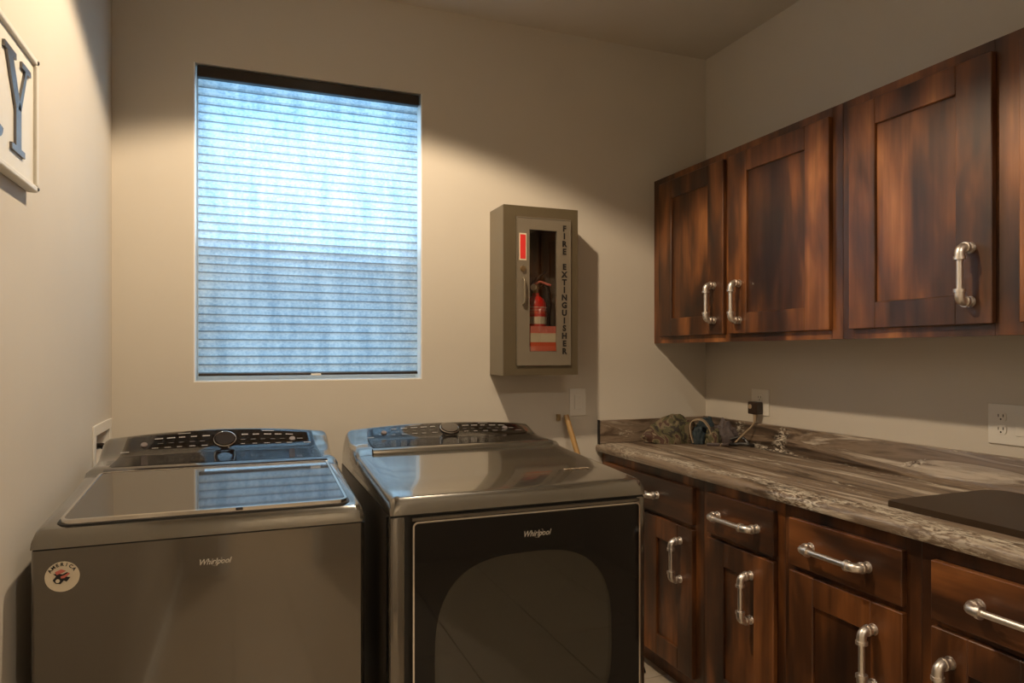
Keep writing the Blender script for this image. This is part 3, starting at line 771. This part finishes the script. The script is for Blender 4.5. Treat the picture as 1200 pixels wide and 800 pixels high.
def arcb(cx_, cz_, ra, rb, a0, a1, t0, t1=None, n=10):
    t1 = t0 if t1 is None else t1; o_ = []; i_ = []
    for k in range(n+1):
        f = k/n; a = math.radians(a0+(a1-a0)*f); tt = t0+(t1-t0)*math.sin(PI*f)
        o_.append((cx_+ra*math.cos(a), cz_+rb*math.sin(a))); i_.append((cx_+(ra-tt)*math.cos(a), cz_+(rb-tt*.7)*math.sin(a)))
    return [[o_[k], o_[k+1], i_[k+1], i_[k]] for k in range(n)]
GL = {
 'L': [rc(.0, .5, 0, .06), rc(0, .45, .94, 1), rc(.13, .33, .06, .94), rc(.5, .95, 0, .06), [(.85, .06), (.95, .06), (.95, .30)]],
 'A': [bar(.14, .06, .46, .98, .06), bar(.80, .06, .50, .98, .20, .16), rc(.28, .68, .30, .36), rc(0, .32, 0, .06), rc(.60, 1, 0, .06)],
 'U': [rc(0, .42, .94, 1), rc(.62, 1, .94, 1), rc(.12, .30, .32, .94), rc(.78, .86, .32, .94)]+arcb(.49, .32, .37, .32, 180, 360, .10),
 'N': [rc(0, .32, 0, .06), rc(.12, .19, .06, .94), rc(0, .34, .94, 1), bar(.80, .0, .22, .94, .20), rc(.66, 1, .94, 1), rc(.80, .88, .0, .94)],
 'D': [rc(0, .45, 0, .06), rc(0, .45, .94, 1), rc(.12, .30, .06, .94)]+arcb(.42, .5, .56, .5, -90, 90, .06, .20),
 'R': [rc(0, .42, 0, .06), rc(0, .45, .94, 1), rc(.12, .30, .06, .94), rc(.30, .5, .46, .52)]+arcb(.45, .73, .42, .27, -90, 90, .06, .18)+[[(.50, .50), (.64, .50), (.74, .14), (.66, .06)]]+arcb(.84, .14, .18, .14, 180, 350, .12),
 'Y': [rc(.26, .76, 0, .065), rc(.41, .61, .065, .46), [(.41, .46), (.61, .46), (.30, .94), (.08, .94)], [(.50, .46), (.61, .46), (.86, .94), (.78, .94)], rc(0, .42, .935, 1), rc(.64, 1, .935, 1)],
}
for k, ch in enumerate('LAUNDRY'):
    letter(ch, GL[ch], 1.694-(6-k)*.187, .176)

# ================================================================ fire extinguisher cabinet
FX0, FX1, FYF, FZ0, FZ1 = 1.025, 1.376, 2.726, 1.249, 1.976
fc = thing('fire_extinguisher_cabinet', ((FX0+FX1)/2, YB, FZ0), 'grey steel wall cabinet with narrow glass door, lettered FIRE EXTINGUISHER', 'fire cabinet')
bm = bmesh.new(); tk = .012
box(bm, FX0, FX0+tk, FYF+.012, YB-.001, FZ0, FZ1); box(bm, FX1-tk, FX1, FYF+.012, YB-.001, FZ0, FZ1)
box(bm, FX0+tk, FX1-tk, FYF+.012, YB-.001, FZ0, FZ0+tk); box(bm, FX0+tk, FX1-tk, FYF+.012, YB-.001, FZ1-tk, FZ1)
obj('case', bm, M['firebox'], fc)
bm = bmesh.new()
box(bm, FX0+tk, FX0+tk+.002, FYF+.013, YB-.004, FZ0+tk+.002, FZ1-tk-.002); box(bm, FX1-tk-.002, FX1-tk, FYF+.013, YB-.004, FZ0+tk+.002, FZ1-tk-.002)
box(bm, FX0+tk, FX1-tk, FYF+.013, YB-.004, FZ0+tk, FZ0+tk+.002); box(bm, FX0+tk, FX1-tk, FYF+.013, YB-.004, FZ1-tk-.002, FZ1-tk)
box(bm, FX0+tk, FX1-tk, YB-.004, YB-.002, FZ0+tk, FZ1-tk)
obj('lining', bm, M['firebox_in'], fc)
QX0, QX1, QZ0, QZ1 = 1.083, 1.338, 1.292, 1.928
bm = bmesh.new()
def frame_ring(bm, X0, X1, Z0, Z1, x0, x1, z0, z1, ya, yb_, bev=0):
    box(bm, X0, x0, ya, yb_, Z0, Z1, bev=bev, seg=1); box(bm, x1, X1, ya, yb_, Z0, Z1, bev=bev, seg=1)
    box(bm, x0, x1, ya, yb_, Z0, z0, bev=bev, seg=1); box(bm, x0, x1, ya, yb_, z1, Z1, bev=bev, seg=1)
frame_ring(bm, FX0, FX1, FZ0, FZ1, QX0-.002, QX1+.002, QZ0-.002, QZ1+.002, FYF, FYF+.012)
obj('front_flange', bm, M['flange'], fc)
bm = bmesh.new(); frame_ring(bm, QX0, QX1, QZ0, QZ1, 1.142, 1.272, 1.352, 1.876, FYF-.006, FYF+.010)
fd = obj('door', bm, M['firedoor'], fc)
obj('glass_pane', bx(1.142, 1.272, FYF+.001, FYF+.004, 1.352, 1.876), M['fireglass'], fd)
bm = bmesh.new(); frame_ring(bm, QX0-.0005, QX1+.0005, QZ0-.0005, QZ1+.0005, QX0+.003, QX1-.003, QZ0+.003, QZ1-.003, FYF-.008, FYF-.005)
obj('door_edge', bm, M['firedoor'], fd)
obj('red_label', bx(1.094, 1.127, FYF-.0072, FYF-.006, 1.742, 1.858), M['cream'], fd)['label'] = 'small red and white instruction label'
obj('red_label', bx(1.098, 1.123, FYF-.0080, FYF-.0072, 1.748, 1.852), M['redlabel'], fd)
bm = bmesh.new(); cyl(bm, (1.110, FYF-.006, 1.706), (1.110, FYF-.016, 1.706), .0125, .011, seg=20); cyl(bm, (1.110, FYF-.016, 1.706), (1.110, FYF-.0165, 1.706), .005, seg=12)
obj('lock', bm, M['brass'], fd, smooth=True)
bm = bmesh.new(); tube(bm, smoothpts([(1.112, FYF-.006, 1.665), (1.112, FYF-.024, 1.655), (1.112, FYF-.026, 1.61), (1.112, FYF-.024, 1.562), (1.112, FYF-.006, 1.552)], 5), .0055, 10)
obj('pull_handle', bm, M['firebox'], fd, smooth=True)
msg = 'FIRE EXTINGUISHER'; zz = 1.888; step = (1.888-1.352)/16
for i, ch in enumerate(msg):
    if ch != ' ': text('letter', ch, .0345, fd, M['ink'], (1.307, FYF-.0068, zz-i*step), extrude=.0005, bold=.0016)
# label stuck on the inside of the glass
bm = bmesh.new(); box(bm, 1.150, 1.271, FYF+.0045, FYF+.0055, 1.354, 1.392, mi=0); box(bm, 1.150, 1.271, FYF+.0045, FYF+.0055, 1.392, 1.432, mi=1); box(bm, 1.150, 1.271, FYF+.0045, FYF+.0055, 1.432, 1.462, mi=2)
box(bm, 1.150, 1.271, FYF+.0038, FYF+.0045, 1.431, 1.433, mi=2)
obj('glass_label', bm, [M['orange'], M['cream'], M['pink']], fd)['label'] = 'red and cream banded label on the glass'
# extinguisher
ex, ey = 1.210, 2.812
fe = thing('fire_extinguisher', (ex, ey, FZ0+tk+.002), 'small red fire extinguisher standing inside the glass-doored steel cabinet', 'fire extinguisher')
bm = bmesh.new(); prof = [(0, .0), (.040, 0), (.046, .006), (.048, .02), (.048, .285), (.045, .305), (.036, .322), (.022, .333), (.016, .338), (.016, .348), (0, .348)]
zb = FZ0+tk+.002; n = 28; rs = []
for r, z in prof[1:-1]: rs.append([bm.verts.new((ex+r*math.cos(2*PI*k/n), ey+r*math.sin(2*PI*k/n), zb+z)) for k in range(n)])
for A, B in zip(rs, rs[1:]):
    for k in range(n): bm.faces.new((A[k], A[(k+1) % n], B[(k+1) % n], B[k]))
bm.faces.new(rs[0][::-1]); bm.faces.new(rs[-1])
obj('cylinder_body', bm, M['red'], fe, smooth=True)
def band(z0_, z1_, mat):
    bm = bmesh.new(); cyl(bm, (ex, ey, zb+z0_), (ex, ey, zb+z1_), .0487, seg=28, cap=False); obj('printed_band', bm, mat, fe, smooth=True)
band(.210, .242, M['cream']); band(.256, .262, M['orange']); band(.282, .285, M['cream']); band(.266, .276, M['pink'])
bm = bmesh.new(); cyl(bm, (ex, ey, zb+.348), (ex, ey, zb+.385), .013, .011, seg=14); cyl(bm, (ex-.022, ey-.01, zb+.37), (ex+.01, ey-.005, zb+.37), .007, seg=10)
obj('valve', bm, M['brass'], fe, smooth=True)
bm = bmesh.new(); cyl(bm, (ex-.02, ey-.018, zb+.372), (ex-.02, ey-.024, zb+.372), .014, seg=18); obj('gauge', bm, M['cream'], fe, smooth=True)
bm = bmesh.new(); tube(bm, [(ex-.012, ey, zb+.386), (ex+.02, ey, zb+.400), (ex+.07, ey-.01, zb+.384)], [.006, .0065, .005], 8)
obj('carrying_handle', bm, M['pink'], fe, smooth=True)
bm = bmesh.new(); tube(bm, [(ex-.012, ey, zb+.392), (ex+.01, ey, zb+.415), (ex+.05, ey, zb+.445)], [.006, .006, .004], 8)
obj('squeeze_lever', bm, M['black'], fe, smooth=True)
bm = bmesh.new(); tube(bm, smoothpts([(ex+.012, ey+.01, zb+.37), (ex+.055, ey+.012, zb+.39), (ex+.075, ey+.015, zb+.33), (ex+.068, ey+.012, zb+.22), (ex+.062, ey+.01, zb+.14)], 6), .008, 10)
obj('hose', bm, M['black'], fe, smooth=True)

# ================================================================ wall plates
t = thing('blank_wall_plate', (1.461, YB, 1.05), 'pale wall plate on the back wall below the fire extinguisher cabinet', 'wall plate')
obj('plate', bx(1.419, 1.503, YB-.006, YB-.0005, 1.051, 1.178, bev=.002), M['plate'], t)
obj('insert', bx(1.444, 1.478, YB-.0085, YB-.006, 1.082, 1.147, bev=.001, seg=1), M['plate'], t)
def duplex(parent, yc, zc):
    for dz in (.020, -.020):
        bm = bmesh.new(); prism(bm, rrect(yc-.017, yc+.017, zc+dz-.0145, zc+dz+.0145, .010, 4), lambda a, b, s: (XR-.0062 if s else XR-.0082, a, b))
        r = obj('receptacle', bm, M['plate'], parent)
        bm = bmesh.new(); x = XR-.0086
        box(bm, x, x+.001, yc-.0085, yc-.006, zc+dz-.001, zc+dz+.008); box(bm, x, x+.001, yc+.006, yc+.0085, zc+dz-.001, zc+dz+.008)
        cyl(bm, (x+.001, yc, zc+dz-.0075), (x, yc, zc+dz-.0075), .0028, seg=10)
        obj('slots', bm, M['slot'], r)
t = thing('wall_outlet', (XR, 2.50, 1.063), 'white wall outlet plate with a dark plug in it, above the corner of the countertop', 'outlet')
obj('plate', bx(XR-.006, XR-.0005, 2.443, 2.555, 1.062, 1.180, bev=.002), M['plate'], t); duplex(t, 2.499, 1.121)
t = thing('outlet_and_switch', (XR, 1.40, 1.063), 'white two-gang outlet and switch plate above the dark board', 'outlet')
obj('plate', bx(XR-.006, XR-.0005, 1.325, 1.472, 1.063, 1.186, bev=.002), M['plate'], t); duplex(t, 1.431, 1.128)
obj('switch', bx(XR-.0085, XR-.006, 1.350, 1.386, 1.092, 1.160, bev=.001, seg=1), M['plate'], t)

# plug-in adapter and its cord
ad = thing('plug_adapter', (XR-.03, 2.50, 1.07), 'dark brown plug adapter sitting in the corner wall outlet', 'plug adapter')
obj('adapter_body', bx(XR-.046, XR-.009, 2.475, 2.535, 1.068, 1.124, bev=.005), M['brownplug'], ad)
bm = bmesh.new(); prism(bm, rrect(2.507, 2.528, 1.092, 1.112, .008, 4), lambda a, b, s: (XR-.046 if s else XR-.0467, a, b)); obj('round_label', bm, M['tan'], ad)
bm = bmesh.new(); tube(bm, smoothpts([(XR-.030, 2.50, 1.068), (XR-.032, 2.50, 1.045), (XR-.045, 2.505, 1.015), (XR-.060, 2.53, .985), (XR-.075, 2.56, .950), (XR-.09, 2.58, .925), (XR-.11, 2.60, .921), (XR-.13, 2.615, .921)], 6), .0042, 8)
obj('cord', bm, M['tan'], ad, smooth=True)
bm = bmesh.new(); tube(bm, [(XR-.030, 2.50, 1.070), (XR-.033, 2.50, 1.034)], [.010, .007], 10); obj('strain_relief', bm, M['tan'], ad, smooth=True)

# ================================================================ cloth bundle in the counter corner
from mathutils import noise as mn
def lump(cx_, cy_, rx, ry, rz, z0_, rot, amp, seed, fr=22, power=2.2, tipx=0):
    bm = bmesh.new(); bmesh.ops.create_icosphere(bm, subdivisions=4, radius=1)
    cr_, sr_ = math.cos(rot), math.sin(rot)
    for v in bm.verts:
        p = v.co.copy(); d = 1+amp*mn.noise(Vector(p)*2.3+Vector((seed, 0, 0)))+amp*.5*mn.noise(Vector(p)*6+Vector((0, seed, 0)))
        z = max(p.z, -.35); x = p.x*rx*d; y = p.y*ry*d
        if tipx: 
            f = max(0, -p.x); y *= 1-.6*f*f; z = z*(1-.55*f*f)-.12*f*f
        v.co = Vector((cx_+x*cr_-y*sr_, cy_+x*sr_+y*cr_, max(z0_, z0_+(z+.35)/1.35*rz*d)))
    return bm
cb = thing('camouflage_bag', (1.93, 2.76, .9155), 'crumpled camouflage cloth bag with tan strap lying in the countertop corner', 'bag')
obj('cloth', lump(1.905, 2.790, .140, .062, .128, .9156, -.30, .16, 1.3, tipx=1), M['camo'], cb, smooth=True)
bm = bmesh.new()
def strap(bm, P_, wv, th=.002):
    P_ = smoothpts(P_, 6); wv = Vector(wv); prev = None
    for i, p in enumerate(P_):
        tdir = (P_[min(i+1, len(P_)-1)]-P_[max(i-1, 0)]).normalized(); nn = tdir.cross(wv).normalized()*th
        q = [bm.verts.new(v) for v in (p-wv/2-nn, p+wv/2-nn, p+wv/2+nn, p-wv/2+nn)]
        if prev:
            for k in range(4): bm.faces.new((prev[k], prev[(k+1) % 4], q[(k+1) % 4], q[k]))
        else: bm.faces.new(q[::-1])
        prev = q
    bm.faces.new(prev)
strap(bm, [(1.970, 2.70, .925), (1.962, 2.71, .975), (1.975, 2.72, 1.022), (2.02, 2.70, 1.028), (2.045, 2.675, .985), (2.050, 2.66, .925)], (.020, .018, .004))
obj('strap', bm, M['tan'], cb, smooth=True)
obj('dark_fold', lump(2.005, 2.715, .034, .038, .080, .9156, -.5, .2, 4.4), M['teal'], cb, smooth=True)['label'] = 'dark teal lining'
sc2 = thing('dark_cloth_heap', (2.08, 2.70, .9155), 'small heap of dark teal and purple-grey cloth right of the camouflage bag', 'cloth')
obj('teal_cloth', lump(2.092, 2.765, .052, .045, .118, .9156, -.5, .15, 7.7), M['teal'], sc2, smooth=True)
obj('camo_cloth', lump(2.062, 2.675, .042, .030, .070, .9156, -.5, .3, 2.2), M['camo'], sc2, smooth=True)
obj('grey_cloth', lump(2.118, 2.660, .055, .035, .105, .9156, -.9, .28, 9.1), M['purple'], sc2, smooth=True)
bm = bmesh.new(); tube(bm, smoothpts([(2.00, 2.64, .922), (2.04, 2.60, .924), (2.07, 2.585, .924), (2.10, 2.60, .930), (2.12, 2.61, .938)], 5), [.0075]*21, 8)
obj('buckle_strap', bm, M['purple'], sc2, smooth=True)
obj('buckle', bx(2.035, 2.053, 2.588, 2.602, .9157, .931, bev=.003), M['chrome'], sc2)
bm = bmesh.new(); tube(bm, smoothpts([(2.08, 2.575, .925), (2.105, 2.565, .927), (2.13, 2.545, .930), (2.146, 2.52, .928), (2.148, 2.50, .926)], 6), [.008]*25, 8)
tube(bm, smoothpts([(2.10, 2.60, .945), (2.125, 2.58, .955), (2.145, 2.56, .950), (2.150, 2.53, .926)], 6), [.007]*19, 8)
tag(obj('black_cord', bm, M['black'], smooth=True), 'short black cord lying on the countertop below the plug', 'cord')

# ================================================================ pole behind the dryer
bm = bmesh.new(); cyl(bm, (1.3865, 2.868, 1.058), (1.560, 2.50, .02), .0125, .0125, seg=16)
pl = thing('leaning_pole', (1.56, 2.50, 0), 'tan wooden pole leaning on the back wall behind the dryer', 'pole')
obj('shaft', bm, M['pole'], pl, smooth=True)
bm = bmesh.new(); cyl(bm, (1.5633, 2.4929, 0), (1.560, 2.50, .02), .014, seg=16); obj('rubber_tip', bm, M['black'], pl)
tag(obj('wall_hook', bx(1.350, 1.366, YB-.022, YB-.0005, 1.032, 1.062, bev=.003), M['brass']), 'tiny dark wall hook beside the top of the leaning pole', 'hook')
